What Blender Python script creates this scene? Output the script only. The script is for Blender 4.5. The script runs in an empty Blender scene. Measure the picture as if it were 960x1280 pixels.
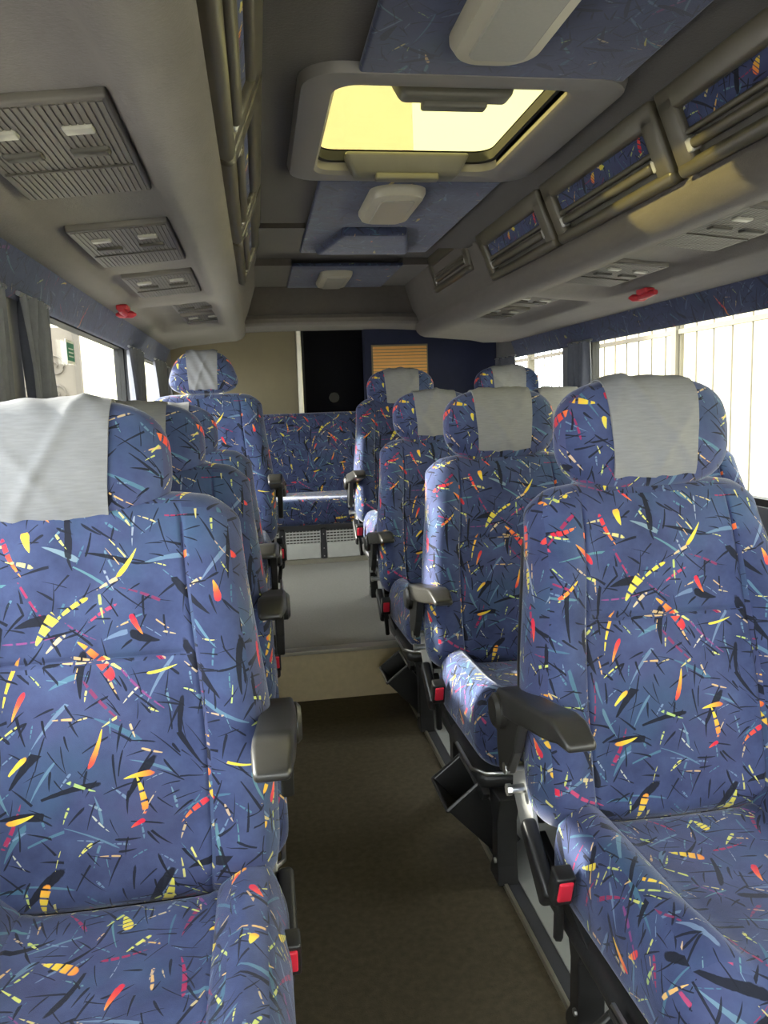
import bpy, math, random
from mathutils import Vector, Matrix
random.seed(7)
sc = bpy.context.scene
COL = sc.collection

# ------------------------------------------------------------------ camera, sky, sun, exposure
def make_camera():
    f, vp, roll = 980.0, (322.0, 510.0), math.radians(2.0)
    dx, dy = vp[0]-480, -(vp[1]-640)
    x = dx*math.cos(roll)+dy*math.sin(roll); y = -dx*math.sin(roll)+dy*math.cos(roll)
    p = math.atan(y/f); a = math.atan(-x/f*math.cos(p))
    w = Vector((math.sin(a)*math.cos(p), math.cos(a)*math.cos(p), -math.sin(p)))
    r = Vector((math.cos(a), -math.sin(a), 0)); u = r.cross(w)
    R = r*math.cos(roll)-u*math.sin(roll); U = r*math.sin(roll)+u*math.cos(roll)
    cam = bpy.data.cameras.new('camera'); o = bpy.data.objects.new('camera', cam); COL.objects.link(o)
    m = Matrix((R, U, -w)).transposed().to_4x4(); m.translation = (0, 0, 1.2); o.matrix_world = m
    cam.sensor_fit = 'VERTICAL'; cam.sensor_height = 36; cam.sensor_width = 27
    cam.lens = f/1280*36; cam.clip_start = 0.02
    sc.camera = o
make_camera()
W = bpy.data.worlds.new('sky'); sc.world = W; W.use_nodes = True
bg = W.node_tree.nodes['Background']
bg.inputs[0].default_value = (0.93, 0.96, 1.0, 1); bg.inputs[1].default_value = 11.0
sun = bpy.data.lights.new('sun', 'SUN'); sun.energy = 24.0; sun.angle = math.radians(2.5); sun.color = (1, .95, .86)
so = bpy.data.objects.new('sun', sun); COL.objects.link(so); so.location = (-12, 5, 7)
so.rotation_euler = Vector((1.0, -.37, -.40)).to_track_quat('-Z', 'Y').to_euler()
vs = sc.view_settings
vs.view_transform = 'Standard'; vs.look = 'None'; vs.gamma = 1; vs.use_curve_mapping = False; vs.exposure = 0.32
sc.cycles.use_denoising = True

# ------------------------------------------------------------------ materials
def nt(name):
    m = bpy.data.materials.new(name); m.use_nodes = True
    t = m.node_tree; b = t.nodes['Principled BSDF']
    return m, t, b
def mth(t, op, a, b=None, c=None, clamp=False):
    n = t.nodes.new('ShaderNodeMath'); n.operation = op; n.use_clamp = clamp
    for i, v in enumerate((a, b, c)):
        if v is None: continue
        if isinstance(v, (int, float)): n.inputs[i].default_value = v
        else: t.links.new(v, n.inputs[i])
    return n.outputs[0]
def vmt(t, op, a, b=None, s=None):
    n = t.nodes.new('ShaderNodeVectorMath'); n.operation = op
    for i, v in enumerate((a, b)):
        if v is None: continue
        if isinstance(v, (tuple, list)): n.inputs[i].default_value = v
        else: t.links.new(v, n.inputs[i])
    if s is not None:
        if isinstance(s, (int, float)): n.inputs['Scale'].default_value = s
        else: t.links.new(s, n.inputs['Scale'])
    return n.outputs[0]
def mixc(t, fac, a, b):
    n = t.nodes.new('ShaderNodeMix'); n.data_type = 'RGBA'
    for i, v in ((0, fac), (6, a), (7, b)):
        if isinstance(v, (int, float)): n.inputs[i].default_value = v
        elif isinstance(v, (tuple, list)): n.inputs[i].default_value = (*v[:3], 1)
        else: t.links.new(v, n.inputs[i])
    return n.outputs[2]
def noise(t, vec, scale, detail=2.0, rough=.5):
    n = t.nodes.new('ShaderNodeTexNoise'); n.inputs['Scale'].default_value = scale
    n.inputs['Detail'].default_value = detail; n.inputs['Roughness'].default_value = rough
    if vec is not None: t.links.new(vec, n.inputs['Vector'])
    return n.outputs['Fac']
def ramp(t, fac, stops, interp='LINEAR'):
    n = t.nodes.new('ShaderNodeValToRGB'); n.color_ramp.interpolation = interp
    e = n.color_ramp.elements
    while len(e) < len(stops): e.new(.5)
    for i, (p, c) in enumerate(stops): e[i].position = p; e[i].color = (*c[:3], 1)
    t.links.new(fac, n.inputs[0]); return n.outputs[0]
def coord(t, kind='Object'):
    return t.nodes.new('ShaderNodeTexCoord').outputs[kind]
def bump(t, b, h, strength=.3, dist=.002):
    n = t.nodes.new('ShaderNodeBump'); n.inputs['Strength'].default_value = strength
    n.inputs['Distance'].default_value = dist
    t.links.new(h, n.inputs['Height']); t.links.new(n.outputs[0], b.inputs['Normal'])

def plain(name, c, rough=.5, metal=0, var=.12, scale=20, bmp=0, bscale=200, spec=.5):
    m, t, b = nt(name); co = coord(t)
    f = noise(t, co, scale, 4, .6)
    lo = [x*(1-var) for x in c]; hi = [min(1, x*(1+var)) for x in c]
    t.links.new(mixc(t, f, lo, hi), b.inputs['Base Color'])
    b.inputs['Roughness'].default_value = rough; b.inputs['Metallic'].default_value = metal
    b.inputs['Specular IOR Level'].default_value = spec
    if bmp: bump(t, b, noise(t, co, bscale, 3), bmp)
    return m

def felt(name, c, var=.2):
    m, t, b = nt(name); co = coord(t)
    st = vmt(t, 'MULTIPLY', co, (40, 12, 40))
    f = noise(t, st, 1.0, 6, .7); g = noise(t, co, 6, 3, .6)
    k = mth(t, 'ADD', mth(t, 'MULTIPLY', f, .6), mth(t, 'MULTIPLY', g, .4))
    lo = [x*(1-var*1.4) for x in c]; hi = [x*(1+var*1.4) for x in c]
    t.links.new(mixc(t, k, lo, hi), b.inputs['Base Color'])
    b.inputs['Roughness'].default_value = .95; b.inputs['Specular IOR Level'].default_value = .15
    b.inputs['Sheen Weight'].default_value = .15
    bump(t, b, noise(t, co, 160, 4, .7), .5, .002)
    return m

def stroke_group():
    g = bpy.data.node_groups.new('brush_strokes', 'ShaderNodeTree')
    I = g.interface
    I.new_socket('Vector', in_out='INPUT', socket_type='NodeSocketVector')
    for nme, dv in (('Scale', 10.), ('Length', .42), ('Width', .06), ('Density', .5), ('Seed', 0.), ('Spread', 1.0), ('Curve', .3)):
        s = I.new_socket(nme, in_out='INPUT', socket_type='NodeSocketFloat'); s.default_value = dv
    for nme in ('Mask', 'Along', 'Random'): I.new_socket(nme, in_out='OUTPUT', socket_type='NodeSocketFloat')
    gi = g.nodes.new('NodeGroupInput'); go = g.nodes.new('NodeGroupOutput'); i = gi.outputs
    cb = g.nodes.new('ShaderNodeCombineXYZ')
    g.links.new(i['Seed'], cb.inputs[0]); g.links.new(mth(g, 'MULTIPLY', i['Seed'], 1.7), cb.inputs[1])
    v = vmt(g, 'ADD', vmt(g, 'SCALE', i['Vector'], s=i['Scale']), cb.outputs[0])
    vo = g.nodes.new('ShaderNodeTexVoronoi'); vo.voronoi_dimensions = '2D'; vo.inputs['Scale'].default_value = 1
    vo.inputs['Randomness'].default_value = .8
    g.links.new(v, vo.inputs['Vector'])
    pos = vo.outputs['Position']; d = vmt(g, 'SUBTRACT', v, pos)
    sp = g.nodes.new('ShaderNodeSeparateXYZ'); g.links.new(d, sp.inputs[0])
    sc_ = g.nodes.new('ShaderNodeSeparateColor'); g.links.new(vo.outputs['Color'], sc_.inputs[0])
    r, gg, b = sc_.outputs
    ang = mth(g, 'ADD', mth(g, 'MULTIPLY', noise(g, vmt(g, 'SCALE', pos, s=.22), 1, 0), 14.0),
              mth(g, 'MULTIPLY', mth(g, 'SUBTRACT', gg, .5), i['Spread']))
    ca, sa = mth(g, 'COSINE', ang), mth(g, 'SINE', ang)
    u = mth(g, 'ADD', mth(g, 'MULTIPLY', sp.outputs[0], ca), mth(g, 'MULTIPLY', sp.outputs[1], sa))
    w = mth(g, 'SUBTRACT', mth(g, 'MULTIPLY', sp.outputs[1], ca), mth(g, 'MULTIPLY', sp.outputs[0], sa))
    L = mth(g, 'MULTIPLY', i['Length'], mth(g, 'ADD', mth(g, 'MULTIPLY', b, .8), .45))
    Wd = mth(g, 'MULTIPLY', i['Width'], mth(g, 'ADD', mth(g, 'MULTIPLY', r, 1.1), .45))
    un = mth(g, 'DIVIDE', u, L)
    w2 = mth(g, 'ADD', w, mth(g, 'MULTIPLY', mth(g, 'MULTIPLY', mth(g, 'MULTIPLY', un, un), i['Curve']), L))
    taper = mth(g, 'ADD', mth(g, 'MULTIPLY', un, .45), .75)
    wn = mth(g, 'DIVIDE', w2, mth(g, 'MULTIPLY', Wd, taper))
    dist = mth(g, 'ADD', mth(g, 'POWER', mth(g, 'ABSOLUTE', un), 3.0), mth(g, 'MULTIPLY', wn, wn))
    dist = mth(g, 'ADD', dist, mth(g, 'MULTIPLY', mth(g, 'SUBTRACT', noise(g, v, 9, 2), .5), .7))
    mk = mth(g, 'MULTIPLY', mth(g, 'SUBTRACT', 1.0, dist), 4.0, clamp=True)
    sel = mth(g, 'LESS_THAN', mth(g, 'FRACT', mth(g, 'MULTIPLY', mth(g, 'ADD', r, b), 7.31)), i['Density'])
    g.links.new(mth(g, 'MULTIPLY', mk, sel), go.inputs['Mask'])
    g.links.new(un, go.inputs['Along'])
    g.links.new(mth(g, 'FRACT', mth(g, 'MULTIPLY', gg, 5.77)), go.inputs['Random'])
    return g
SG = stroke_group()

def moquette(name, gain=1.0, warm=1.0, rough=.85, mute=0.0):
    m, t, b = nt(name); uv = coord(t, 'UV')
    nz = noise(t, uv, 9, 5, .65); n2 = noise(t, uv, 2.6, 3); n3 = noise(t, vmt(t, 'ADD', uv, (7.1, 3.3, 0)), 5, 3)
    c = ramp(t, nz, [(.30, (.024*gain, .033*gain, .082*gain)), (.52, (.038*gain, .052*gain, .122*gain)), (.75, (.055*gain, .079*gain, .165*gain))])
    c = mixc(t, mth(t, 'MULTIPLY', mth(t, 'SUBTRACT', n2, .48, clamp=True), 2.4, clamp=True), c, (.062*gain, .060*gain, .135*gain))
    c = mixc(t, mth(t, 'MULTIPLY', mth(t, 'SUBTRACT', n3, .55, clamp=True), 2.6, clamp=True), c, (.030*gain, .085*gain, .140*gain))
    base = c
    def layer(c, colour, dash=0, op=.95, **k):
        n = t.nodes.new('ShaderNodeGroup'); n.node_tree = SG
        t.links.new(uv, n.inputs['Vector'])
        for kk, v in k.items(): n.inputs[kk].default_value = v
        al, rn = n.outputs['Along'], n.outputs['Random']
        col = colour(al, rn) if callable(colour) else colour
        mk = n.outputs['Mask']
        if dash:
            wv = mth(t, 'SINE', mth(t, 'ADD', mth(t, 'MULTIPLY', al, dash), mth(t, 'MULTIPLY', rn, 40)))
            mk = mth(t, 'MULTIPLY', mk, mth(t, 'MULTIPLY', mth(t, 'ADD', wv, .90), 3.0, clamp=True))
        return mixc(t, mth(t, 'MULTIPLY', mk, op), c, col)
    teal = lambda a, r: ramp(t, r, [(0, (.06, .17, .24)), (.35, (.10, .24, .30)), (.7, (.20, .28, .42)), (.9, (.10, .30, .28)), (1, (.36, .40, .50))])
    dark = (.0085, .0095, .017)
    gold = lambda a, r: ramp(t, mth(t, 'ADD', mth(t, 'MULTIPLY', a, .25), r, clamp=True),
                             [(0, (.62, .58, .09)), (.35, (.80, .58, .05)), (.60, (.85, .30, .04)), (.78, (.78, .08, .04)), (1, (.60, .02, .05))])
    lime = lambda a, r: ramp(t, r, [(0, (.32, .46, .16)), (.35, (.62, .62, .14)), (.65, (.50, .36, .24)), (.85, (.70, .42, .14)), (1, (.45, .48, .42))])
    crim = lambda a, r: ramp(t, r, [(0, (.36, .02, .08)), (.5, (.20, .03, .09)), (.8, (.22, .06, .22)), (1, (.60, .05, .09))])
    c = layer(c, teal, op=.55, Scale=12, Length=.62, Width=.045, Density=.70, Seed=3.1, Spread=.9, Curve=.08)
    c = layer(c, teal, 9, op=.6, Scale=26, Length=.55, Width=.045, Density=.40, Seed=14.6, Spread=.7, Curve=.05)
    c = layer(c, dark, op=.9, Scale=27, Length=.62, Width=.050, Density=.85, Seed=11.3, Spread=.35, Curve=.06)
    c = layer(c, dark, op=.9, Scale=20, Length=.62, Width=.036, Density=.70, Seed=31.9, Spread=1.0, Curve=.05)
    c = layer(c, crim, 14, op=.85, Scale=13, Length=.60, Width=.040, Density=.42*warm, Seed=41.2, Spread=1.2, Curve=.08)
    c = layer(c, dark, Scale=11.5, Length=.60, Width=.075, Density=.60, Seed=23.7, Spread=1.1, Curve=.10)
    c = layer(c, lime, 8, Scale=22, Length=.55, Width=.060, Density=.34*warm, Seed=57.9, Spread=.6, Curve=.05)
    c = layer(c, dark, Scale=24, Length=.60, Width=.045, Density=.40, Seed=71.3, Spread=.8, Curve=.08)
    c = layer(c, lime, 7, op=.85, Scale=30, Length=.58, Width=.055, Density=.24*warm, Seed=63.7, Spread=.4, Curve=.04)
    c = layer(c, gold, 13, Scale=11.5, Length=.40, Width=.085, Density=.36*warm, Seed=83.4, Spread=1.2, Curve=.10)
    c = layer(c, gold, Scale=17, Length=.42, Width=.085, Density=.17*warm, Seed=97.2, Spread=1.8, Curve=.08)
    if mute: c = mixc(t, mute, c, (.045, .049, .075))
    t.links.new(c, b.inputs['Base Color'])
    b.inputs['Roughness'].default_value = rough; b.inputs['Specular IOR Level'].default_value = .25
    b.inputs['Sheen Weight'].default_value = .35; b.inputs['Sheen Roughness'].default_value = .35
    b.inputs['Sheen Tint'].default_value = (.85, .87, 1, 1)
    bump(t, b, noise(t, uv, 700, 2, .7), .35, .001)
    return m

M = {}
M['moquette'] = moquette('blue_moquette', 1.15, .85)
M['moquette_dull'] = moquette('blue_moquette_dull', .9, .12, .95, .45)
def cover_mat():
    m, t, b = nt('headrest_linen'); uv = coord(t, 'UV')
    f = noise(t, vmt(t, 'MULTIPLY', uv, (30, 260, 1)), 1, 4, .6)
    t.links.new(mixc(t, f, (.150, .153, .160), (.25, .253, .262)), b.inputs['Base Color'])
    b.inputs['Roughness'].default_value = .9; b.inputs['Specular IOR Level'].default_value = .2
    bump(t, b, f, .4, .001); return m
M['linen'] = cover_mat()
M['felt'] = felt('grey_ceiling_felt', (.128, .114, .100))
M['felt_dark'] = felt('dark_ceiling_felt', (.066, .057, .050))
M['carpet'] = plain('dark_aisle_carpet', (.100, .084, .056), .98, var=.45, scale=55, bmp=.8, bscale=400, spec=.1)
M['carpet_grey'] = plain('grey_platform_carpet', (.31, .30, .27), .98, var=.2, scale=120, bmp=.6, bscale=500, spec=.1)
M['vinyl'] = plain('pale_grey_floor_vinyl', (.36, .37, .34), .6, var=.1)
M['riser'] = plain('beige_step_riser', (.64, .53, .32), .6, var=.15, scale=40)
M['black'] = plain('black_plastic', (.020, .020, .020), .36, var=.2, scale=60, bmp=.1)
M['charcoal'] = plain('charcoal_armrest_plastic', (.026, .025, .022), .33, var=.15, scale=50, bmp=.12, bscale=600)
M['brown'] = plain('bronze_grey_locker_plastic', (.088, .078, .052), .34, var=.08, scale=30, bmp=.05)
M['lockerdark'] = plain('locker_recess_plastic', (.05, .046, .035), .5)
M['steel'] = plain('brushed_steel', (.62, .62, .60), .3, 1.0)
M['silver'] = plain('silver_painted_bracket', (.48, .48, .46), .45, .3)
M['red'] = plain('red_button_plastic', (.75, .03, .06), .35)
M['hammer'] = plain('red_hammer_plastic', (.40, .02, .03), .4)
M['cream'] = plain('cream_lamp_lens', (.42, .39, .30), .35, var=.06)
M['lens'] = plain('ribbed_lens_plastic', (.33, .32, .27), .3, var=.1, scale=150)
M['panelplastic'] = plain('grey_brown_panel_plastic', (.115, .104, .088), .5, var=.1)
M['rubber'] = plain('black_rubber_seal', (.012, .012, .011), .7)
M['hatchframe'] = plain('light_grey_hatch_plastic', (.19, .175, .158), .45, var=.06)
M['hatchhandle'] = plain('olive_grey_handle_plastic', (.12, .112, .085), .4)
M['curtain'] = plain('grey_curtain_cloth', (.12, .125, .145), .95, var=.15, scale=60, bmp=.3, spec=.1)
M['tan'] = plain('tan_rear_panel', (.175, .150, .095), .8, var=.08, scale=12, bmp=.2)
M['navy'] = plain('navy_rear_panel', (.010, .014, .042), .85, var=.2)
M['darkglass'] = plain('black_rear_glass', (.0025, .0025, .004), .7, spec=.08)
M['orange'] = plain('orange_blind_slats', (.72, .36, .10), .6)
M['white'] = plain('white_heater_enamel', (.66, .66, .62), .5)
M['alu'] = plain('worn_aluminium', (.55, .52, .42), .35, .8)
M['wallgrey'] = plain('grey_side_trim', (.16, .16, .165), .8)
M['pillar'] = plain('dark_pillar_trim', (.05, .05, .055), .7)
M['green'] = plain('green_sign_print', (.03, .20, .12), .5)
M['paper'] = plain('white_sign_print', (.75, .75, .70), .6)
M['sunwall'] = plain('yellow_plaster_wall', (.80, .76, .50), .9, var=.06, scale=2)
M['gate'] = plain('beige_gate_sheet', (.105, .090, .068), .8, var=.08, scale=3)
M['iron'] = plain('pale_iron_scroll', (.065, .055, .04), .7)
M['bar'] = plain('fence_bar_paint', (.085, .075, .05), .7)
M['rosewall'] = plain('rose_plaster_building', (.84, .74, .76), .9, var=.05, scale=1)
M['asphalt'] = plain('asphalt', (.22, .21, .2), .95, var=.2, scale=8)
def glass(name, col, gloss=.06):
    m = bpy.data.materials.new(name); m.use_nodes = True; t = m.node_tree
    for n in list(t.nodes): t.nodes.remove(n)
    o = t.nodes.new('ShaderNodeOutputMaterial'); tr = t.nodes.new('ShaderNodeBsdfTransparent'); gl = t.nodes.new('ShaderNodeBsdfGlossy')
    tr.inputs[0].default_value = (*col, 1); gl.inputs['Roughness'].default_value = .03
    f = noise(t, coord(t), 3, 2)
    mx = t.nodes.new('ShaderNodeMixShader'); t.links.new(mth(t, 'MULTIPLY', f, gloss*2), mx.inputs[0])
    t.links.new(tr.outputs[0], mx.inputs[1]); t.links.new(gl.outputs[0], mx.inputs[2]); t.links.new(mx.outputs[0], o.inputs[0])
    return m
M['glass'] = glass('window_glass', (.93, .94, .92))
M['amber'] = glass('amber_hatch_glass', (.41, .385, .225), .02)

# ------------------------------------------------------------------ mesh helpers
def ss(a, b, x):
    if a == b: return 0.0
    t = max(0., min(1., (x-a)/(b-a))); return t*t*(3-2*t)
class MB:
    def __init__(s): s.v = []; s.f = []
    def add(s, vs_, fs_, mtx=None):
        o = len(s.v)
        s.v += [tuple(mtx @ Vector(p)) if mtx else tuple(p) for p in vs_]
        s.f += [tuple(i+o for i in f) for f in fs_]
        return s
    def box(s, a, b, mtx=None):
        x0, y0, z0 = a; x1, y1, z1 = b
        return s.add([(x0,y0,z0),(x1,y0,z0),(x1,y1,z0),(x0,y1,z0),(x0,y0,z1),(x1,y0,z1),(x1,y1,z1),(x0,y1,z1)],
                     [(0,3,2,1),(4,5,6,7),(0,1,5,4),(1,2,6,5),(2,3,7,6),(3,0,4,7)], mtx)
    def rbox(s, half, r, n=(4,4,4), nr=3, fn=None, mtx=None, extra=((),(),())):
        ax = []
        for k in range(3):
            h = half[k]; rr = min(r, h*.999); inn = h-rr; l = []
            for j in range(nr, 0, -1): l.append(-inn-rr*math.tan(math.pi/4*j/nr))
            m_ = max(1, n[k])
            if inn > 1e-6: l += [-inn+2*inn*j/m_ for j in range(m_+1)]
            else: l.append(0.)
            for j in range(1, nr+1): l.append(inn+rr*math.tan(math.pi/4*j/nr))
            l += [e for e in extra[k] if abs(e) < inn]
            l = sorted(set(round(q, 6) for q in l)); ax.append((l, inn, rr))
        idx = {}; vs_ = []; fs_ = []
        def vert(q):
            key = tuple(round(c, 5) for c in q)
            if key in idx: return idx[key]
            c = [max(-ax[k][1], min(ax[k][1], q[k])) for k in range(3)]
            d = Vector([(q[k]-c[k])/ax[k][2] for k in range(3)])
            if d.length > 1e-9: d.normalize()
            p = [c[k]+d[k]*ax[k][2] for k in range(3)]
            if fn: p = fn(*p)
            idx[key] = len(vs_); vs_.append(tuple(p)); return idx[key]
        for k in range(3):
            i, j = (k+1) % 3, (k+2) % 3
            A, B = ax[i][0], ax[j][0]
            for sgn in (-1, 1):
                K = ax[k][0][0 if sgn < 0 else -1]
                for a in range(len(A)-1):
                    for b in range(len(B)-1):
                        qs = []
                        for (aa, bb) in ((a,b),(a+1,b),(a+1,b+1),(a,b+1)):
                            q = [0,0,0]; q[k] = K; q[i] = A[aa]; q[j] = B[bb]; qs.append(vert(q))
                        fs_.append(tuple(qs if sgn > 0 else qs[::-1]))
        return s.add(vs_, fs_, mtx)
    def grid(s, P, closed_u=False, flip=False):
        nu, nv = len(P), len(P[0]); fs_ = []
        for a in range(nu if closed_u else nu-1):
            for b in range(nv-1):
                q = (a*nv+b, ((a+1) % nu)*nv+b, ((a+1) % nu)*nv+b+1, a*nv+b+1)
                fs_.append(q[::-1] if flip else q)
        return s.add([p for row in P for p in row], fs_)
    def tube(s, pts, r, seg=8, caps=True):
        pts = [Vector(p) for p in pts]; rings = []
        rr = r if isinstance(r, (list, tuple)) else [r]*len(pts)
        for i, p in enumerate(pts):
            d = (pts[min(i+1, len(pts)-1)]-pts[max(i-1, 0)]).normalized()
            up = Vector((0,0,1)) if abs(d.z) < .95 else Vector((1,0,0))
            a = d.cross(up).normalized(); b = a.cross(d)
            rings.append([p+(a*math.cos(2*math.pi*k/seg)+b*math.sin(2*math.pi*k/seg))*rr[i] for k in range(seg)])
        o = len(s.v); s.v += [tuple(q) for rg in rings for q in rg]
        for i in range(len(rings)-1):
            for k in range(seg):
                k2 = (k+1) % seg
                s.f.append((o+i*seg+k, o+i*seg+k2, o+(i+1)*seg+k2, o+(i+1)*seg+k))
        if caps:
            s.f.append(tuple(o+k for k in range(seg))[::-1]); s.f.append(tuple(o+(len(rings)-1)*seg+k for k in range(seg)))
        return s
    def prism(s, poly, depth, fn):
        # poly of 2-D points; fn(u, v, d) -> 3-D
        n = len(poly); o = len(s.v)
        s.v += [tuple(fn(u, v, 0)) for u, v in poly]+[tuple(fn(u, v, depth)) for u, v in poly]
        s.f.append(tuple(o+i for i in range(n))[::-1]); s.f.append(tuple(o+n+i for i in range(n)))
        for i in range(n): s.f.append((o+i, o+(i+1) % n, o+n+(i+1) % n, o+n+i))
        return s
    def mesh(s, name, smooth=True, angle=35):
        m = bpy.data.meshes.new(name); m.from_pydata(s.v, [], s.f); m.validate()
        import bmesh
        bm = bmesh.new(); bm.from_mesh(m); bmesh.ops.recalc_face_normals(bm, faces=bm.faces); 
        uvl = bm.loops.layers.uv.new('UVMap')
        ca = math.radians(angle)
        for f in bm.faces:
            f.smooth = smooth
            n = f.normal; k = max(range(3), key=lambda q: abs(n[q]) * (1.15 if q == 1 else 1))
            for l in f.loops:
                c = l.vert.co
                l[uvl].uv = ((c.y+3.3, c.z) if k == 0 else (c.x, c.z) if k == 1 else (c.x, c.y+1.7))
        if smooth:
            for e in bm.edges:
                if len(e.link_faces) == 2 and e.calc_face_angle(0) > ca: e.smooth = False
        bm.to_mesh(m); bm.free(); return m
    def build(s, name, mat, parent=None, smooth=True, angle=35, bevel=0, loc=None):
        m = s.mesh(name, smooth, angle)
        return link(name, m, mat, parent, bevel, loc)
def link(name, m, mat, parent=None, bevel=0, loc=None):
    o = bpy.data.objects.new(name, m); COL.objects.link(o)
    if not m.materials: m.materials.append(M[mat] if isinstance(mat, str) else mat)
    if parent: o.parent = parent
    if loc: o.location = loc
    if bevel:
        b = o.modifiers.new('bevel', 'BEVEL'); b.width = bevel; b.segments = 2; b.limit_method = 'ANGLE'; b.angle_limit = math.radians(40)
    return o
def empty(name, loc=(0,0,0), rz=0):
    o = bpy.data.objects.new(name, None); COL.objects.link(o); o.location = loc; o.rotation_euler = (0,0,rz); o.empty_display_size = .1
    return o
def tag(o, label, cat, group=None):
    o['label'] = label; o['category'] = cat
    if group: o['group'] = group
    return o
def struct(o, label=None):
    o['kind'] = 'structure'
    if label: o['label'] = label
    return o
def box(name, a, b, mat, parent=None, bevel=0): return MB().box(a, b).build(name, mat, parent, False, bevel=bevel)
CX = .475                       # centre line of the bus
mir = lambda x: 2*CX-x
XL, XR = -.56, 1.70             # inner faces of side walls
YF, YB = -1.7, 5.55             # front and rear
ZR = 1.96                       # rear ceiling

# ------------------------------------------------------------------ shell
def floors():
    struct(box('floor', (-.02, YF, -.06), (.537, 3.105, 0), 'carpet'), 'dark brown black carpet of the aisle')
    struct(box('floor_side_right', (.578, YF, -.06), (XR, 3.62, .012), 'vinyl'), 'pale grey vinyl under the double seats')
    struct(box('floor_side_left', (XL, YF, -.06), (-.02, 3.105, .012), 'vinyl'), 'pale grey vinyl under the single seats')
    p = struct(box('floor_rear_platform', (XL, 3.12, -.06), (.53, YB, .21), 'carpet_grey'), 'raised platform with speckled grey carpet')
    struct(box('floor_rear_platform_side', (.53, 3.62, -.06), (XR, YB, .21), 'carpet_grey'), 'raised grey carpet platform under rear double seats')
    r = struct(box('trim_1', (XL, 3.105, 0), (.53, 3.12, .199), 'riser'), 'beige step riser at the end of the aisle')
    box('step_nosing', (XL, 3.092, .199), (.53, 3.15, .215), 'alu', r, .003)
    struct(box('trim_2', (.537, YF, 0), (.545, 3.6, .014), 'alu'), 'worn metal edge along the aisle carpet')
    struct(box('trim_3', (.545, YF, -.05), (.578, 3.6, .008), 'pillar'), 'dark seat rail strip in the floor')
floors()

def side_wall(name, x0, x1, wins, label):
    m = MB(); zb, zt = .80, 1.485
    m.box((x0, YF, -.06), (x1, YB, zb)); m.box((x0, YF, zt), (x1, YB, 2.05))
    ys = [YF]+[q for w in wins for q in w]+[YB]
    for a, b in zip(ys[0::2], ys[1::2]): m.box((x0, a, zb), (x1, b, zt))
    return struct(m.build(name, 'wallgrey', None, False), label)
WL = [(-1.5, .12), (.32, 1.84), (2.06, 3.70), (3.92, 5.48)]
WR = [(-1.5, .12), (.32, 1.98), (2.18, 3.91), (4.25, 5.4)]
side_wall('wall_left', XL-.06, XL, WL, 'grey side wall beside the single seats')
side_wall('wall_right', XR, XR+.06, WR, 'grey side wall beside the double seats')
wn = 0
for xs, wins in ((XL-.035, WL), (XR+.035, WR)):
    for (a, b) in wins:
        wn += 1
        r = struct(empty('window_%d' % wn, (xs, (a+b)/2, .8)), 'long side window with dark rubber edge')
        L = (b-a)/2
        fr = MB()
        fr.box((-.02, -L, 0), (.02, L, .025)).box((-.02, -L, .678), (.02, L, .685)).box((-.02, -L, .025), (.02, -L+.025, .678)).box((-.02, L-.025, .025), (.02, L, .678))
        fr.build('window_frame', 'rubber', r, False)
        box('pane', (-.003, -L+.025, .025), (.003, L-.025, .678), 'glass', r)
# front bulkhead with windscreen opening, rear wall, roof slab with hatch hole
m = MB(); m.box((XL-.06, YF-.06, -.06), (XR+.06, YF, .75)).box((XL-.06, YF-.06, 1.42), (XR+.06, YF, 2.05)).box((XL-.06, YF-.06, .75), (XL, YF, 1.42)).box((XR, YF-.06, .75), (XR+.06, YF, 1.42))
struct(m.build('wall_front', 'wallgrey', None, False), 'front bulkhead around the windscreen')
wn += 1
r = struct(empty('window_%d' % wn, (CX, YF-.03, .75)), 'wide windscreen at the front')
box('pane', (XL-CX, -.003, 0), (XR-CX, .003, .67), 'glass', r)
HX0, HX1, HY0, HY1 = .195, .712, 1.71, 2.33
def slab(name, z0, z1, y0, y1, x0, x1, mat, hole=True, e=0.0):
    m = MB(); HX0, HX1, HY0, HY1 = .195-e, .712+e, 1.71-e, 2.33+e
    if hole:
        m.box((x0, y0, z0), (x1, HY0, z1)).box((x0, HY1, z0), (x1, y1, z1)).box((x0, HY0, z0), (HX0, HY1, z1)).box((HX1, HY0, z0), (x1, HY1, z1))
    else: m.box((x0, y0, z0), (x1, y1, z1))
    return m.build(name, mat, None, False)
struct(slab('ceiling_roof_skin', 1.905, 1.918, YF-.06, 3.47, XL-.06, XR+.06, 'wallgrey'), 'outer roof skin above the ceiling lining')
struct(MB().box((XL-.06, 3.47, 2.0), (XR+.06, YB+.06, 2.05)).box((XL-.06, 3.455, 1.905), (XR+.06, 3.47, 2.05)).build('ceiling_roof_rear', 'wallgrey', None, False), 'higher outer roof skin over the rear platform')
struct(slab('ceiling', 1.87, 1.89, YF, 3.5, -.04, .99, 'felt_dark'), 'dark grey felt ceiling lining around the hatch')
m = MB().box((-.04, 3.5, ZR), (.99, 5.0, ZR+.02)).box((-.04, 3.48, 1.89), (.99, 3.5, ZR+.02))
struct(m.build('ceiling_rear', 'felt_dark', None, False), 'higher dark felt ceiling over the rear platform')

# rear bulkhead below ceiling + lip
m = MB()
prof = [(4.955, ZR+.02), (4.965, 1.80), (4.955, 1.765), (4.935, 1.755), (4.925, 1.735), (4.935, 1.712), (4.96, 1.70), (5.02, 1.698), (YB, 1.715)]
P = []
for k in range(25):
    x = XL+(XR-XL)*k/24; u = abs(x-CX)/1.03; dz = -.028*ss(.35, .95, u)
    P.append([(x, y-.0, z+(dz if z < 1.9 else 0)) for y, z in prof])
m.grid(P)
struct(m.build('trim_4', 'felt', None), 'curved felt bulkhead lip above the rear bench')
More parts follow.
